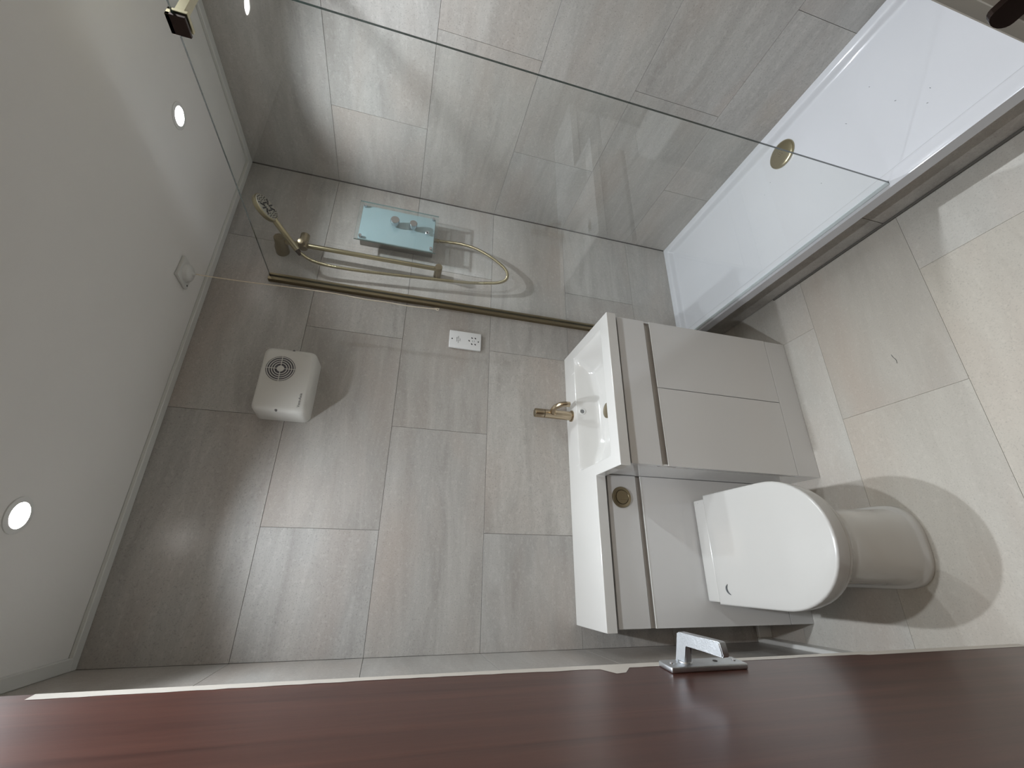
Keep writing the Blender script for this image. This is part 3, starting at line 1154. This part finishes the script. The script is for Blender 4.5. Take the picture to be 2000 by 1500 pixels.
for a0_, a1_ in (((-0.012, 0.006), (-0.028, 0.016)), ((0.012, 0.006), (0.028, 0.016)), ((-0.012, -0.006), (-0.028, -0.016)), ((0.012, -0.006), (0.028, -0.016)), ((-0.034, 0), (-0.012, 0)), ((0.012, 0), (0.034, 0)), ((-0.010, -0.013), (0.010, -0.013)), ((-0.010, 0.013), (0.010, 0.013))):
    bm = new()
    p, q = c0 + (fa2 * a0_[0] + fb2 * a0_[1]) * 1.2, c0 + (fa2 * a1_[0] + fb2 * a1_[1]) * 1.2
    tube(bm, [p + fn * .0008, (p + q) / 2 + fn * .0012, q + fn * .0008], 0.0032, 8)
    obj('spray_bar', bm, M_black, hdm, 50)

hose_pts = [(1.716, -0.040, 1.506), (1.720, -0.041, 1.455), (1.720, -0.044, 1.40), (1.710, -0.046, 1.335), (1.682, -0.047, 1.268), (1.644, -0.047, 1.208), (1.606, -0.048, 1.173),
            (1.563, -0.050, 1.170), (1.530, -0.052, 1.203), (1.512, -0.053, 1.265), (1.494, -0.054, 1.36), (1.482, -0.054, 1.50), (1.468, -0.054, 1.68), (1.457, -0.055, 1.84),
            (1.452, -0.060, 1.95), (1.455, -0.070, 2.02), (1.466, -0.084, 2.060), h0 - hdv * 0.012]
ho = thing('shower_hose', (1.60, -0.06, 1.17), 'thin brass metal shower hose hanging in a loop below the shower box', 'hose')
P = spline(hose_pts, 60)
bm = new()
tube(bm, P, 0.0062, 10, rf=lambda i, n: 0.0074 if i % 3 else 0.0062)
obj('coil', bm, M_brass, ho, 70)
bm = new()
a_ = Vector(P[-1])
cyl(bm, h0 - hdv * 0.034, h0 - hdv * 0.0105, 0.0080, 20, 0.0105, bev=0.001)
obj('cone_nut', bm, M_bronze, ho, 38)

# ------------------------------------------------------------------ extractor fan
fan = thing('extractor_fan', (0.885, 0, 1.92), 'white wall extractor fan with a round louvred intake high on the back wall', 'fan')
fx0, fx1, fz0, fz1, fd = 0.770, 1.026, 1.920, 2.108, 0.100
bm = new()
rings = []
for y, k in ((-0.0005, 0.0), (-0.020, 0.001), (fd * -0.80, 0.003), (fd * -0.93, 0.007), (fd * -0.985, 0.013), (-fd, 0.020)):
    x0, x1, z0, z1 = fx0 + k, fx1 - k, fz0 + k, fz1 - k
    rr_ = 0.024
    ring = []
    for cx_, cz_, a0_ in ((x1 - rr_, z1 - rr_, 0), (x0 + rr_, z1 - rr_, 90), (x0 + rr_, z0 + rr_, 180), (x1 - rr_, z0 + rr_, 270)):
        for i in range(7):
            an = math.radians(a0_ + 15 * i)
            ring.append((cx_ + rr_ * math.cos(an), y, cz_ + rr_ * math.sin(an)))
    rings.append(ring)
loft(bm, rings)
cs = obj('casing', bm, M_fan, fan, 40)
gx, gz = 0.937, 2.036
bm = new()
lathe(bm, (gx, -fd, gz), (0, -1, 0), [(0.0002, 0.050), (0.0010, 0.050), (0.0011, 0)], 48, False)
gl_ = obj('intake', bm, M_fand, fan, 38)
bm = new()
for r_ in (0.0215, 0.0295, 0.0375, 0.0455):
    lathe(bm, (gx, -fd - .001, gz), (0, -1, 0), [(0, r_ - .0016), (0.0018, r_ - .0012), (0.0018, r_ + .0012), (0, r_ + .0016)], 44, False)
for i in range(4):
    an = math.radians(90 * i + 2)
    p = Vector((gx + .012 * math.cos(an), -fd - .0018, gz + .012 * math.sin(an)))
    q = Vector((gx + .050 * math.cos(an), -fd - .0018, gz + .050 * math.sin(an)))
    cyl(bm, p, q, 0.0014, 8)
obj('grille_ring', bm, M_fan, gl_, 38)
bm = new()
lathe(bm, (gx, -fd - .001, gz), (0, -1, 0), [(0, 0.0125), (0.0018, 0.0115), (0.0024, 0)], 32, False)
obj('hub', bm, M_fan, gl_, 38)
bm = new()
lathe(bm, (gx, -fd, gz), (0, -1, 0), [(0, 0.0525), (0.0014, 0.0520), (0.0014, 0.0495), (0, 0.049)], 48, False)
obj('intake_rim', bm, M_fan, fan, 38)
for x, z in ((1.016, 2.006), (0.779, 2.020)):
    bm = new()
    cyl(bm, (x, -fd * .90, z), (x, -fd * .975, z), 0.0042, 14)
    obj('screw', bm, M_text, fan, 38)
bm = text_mesh('Vent-Axia', 0.0135, on_wall(0.822, -fd - 0.0003, 1.950))
obj('lettering', bm, M_text, cs, False)

# ------------------------------------------------------------------ shaver socket
ss = thing('shaver_socket', (1.222, 0, 1.275), 'white dual-voltage shaver socket plate on the back wall', 'socket')
sx0, sx1, sz0, sz1 = 1.170, 1.256, 1.277, 1.421
bm = new()
box(bm, sx0, sx1, -0.0100, -0.0003, sz0, sz1, 0.0022, 3)
sp = obj('faceplate', bm, M_whitep, ss, 38)
scx = (sx0 + sx1) / 2
for z in (1.290, 1.409):
    bm = new()
    cyl(bm, (scx, -0.0098, z), (scx, -0.0105, z), 0.0032, 14)
    obj('screw', bm, M_textd, ss, 38)
for x, z in ((scx - .0155, 1.304), (scx - .0155, 1.3195), (scx + .0155, 1.304), (scx + .0155, 1.3195), (scx, 1.332)):
    bm = new()
    for s in (-0.0012, 0.0012):
        cyl(bm, (x + s, -0.0098, z + s * .9), (x + s, -0.01045, z + s * .9), 0.0026, 12)
    obj('pin_hole', bm, M_black, ss, 38)
for s, z, size in (('SHAVER', 1.3875, .0062), ('SUPPLY UNIT', 1.3805, .0060), ('ONLY', 1.3735, .0058)):
    bm = text_mesh(s, size, on_wall(scx - .001, -0.01012, z))
    obj('lettering', bm, M_text, sp, False)
for s, x, z in (('115V', scx, 1.3085), ('230V', scx, 1.3165), ('~', scx - .0155, 1.3118), ('~', scx + .0155, 1.3118)):
    bm = text_mesh(s, .0042, on_wall(x, -0.01012, z))
    obj('lettering', bm, M_text, sp, False)

# ------------------------------------------------------------------ ceiling pull switch
px, py = 1.232, -0.178
ps = thing('pull_cord_switch', (px, py, CEIL), 'pale square ceiling pull-cord switch between basin and shower', 'switch')
rot = Matrix.Translation((px, py, 0)) @ Matrix.Rotation(math.radians(4), 4, 'Z') @ Matrix.Translation((-px, -py, 0))
bm = new()
box(bm, px - .043, px + .043, py - .043, py + .043, CEIL - .012, CEIL, 0.003, 2, rot)
obj('pattress', bm, M_trimw, ps, 38)
bm = new()
lathe(bm, (px, py, CEIL - .012), (0, 0, -1), [(0, 0.034), (0.010, 0.031), (0.016, 0.024), (0.020, 0.010), (0.026, 0.006), (0.026, 0.0)], 32, False)
obj('dome', bm, M_trimw, ps, 38)
for sx_ in (-.034, .034):
    bm = new()
    cyl(bm, (px + sx_, py + .030, CEIL - .0118), (px + sx_, py + .030, CEIL - .0128), 0.0032, 12)
    obj('screw', bm, M_textd, ps, 38)
bm = new()
cp = [(px + .002, py, 2.375), (px + .012, py + .018, 2.34), (px + .020, py + .030, 2.27), (px + .024, py + .033, 2.18), (px + .030, py + .034, 2.05), (px + .033, py + .035, 1.90), (px + .028, py + .035, 1.78), (px + .031, py + .036, 1.70),
      (px + .029, py + .036, 1.61), (px + .034, py + .037, 1.53), (px + .036, py + .037, 1.500)]
tube(bm, spline(cp, 8), 0.0018, 6)
obj('cord', bm, M_cord, ps, 60)
bm = new()
e_ = Vector(cp[-1])
tube(bm, [e_ + Vector((.006 * math.cos(t), 0, -.006 + .006 * math.sin(t))) for t in [2 * math.pi * i / 14 for i in range(14)]], 0.0011, 6)
tube(bm, spline([e_ + Vector((0, 0, .006)), e_ + Vector((.003, 0, .002)), e_ + Vector((-.003, 0, -.001)), e_ + Vector((.002, 0, -.004)), e_ + Vector((.005, 0, -.014))], 4), 0.0014, 6)
obj('knot', bm, M_cord, ps, 60)
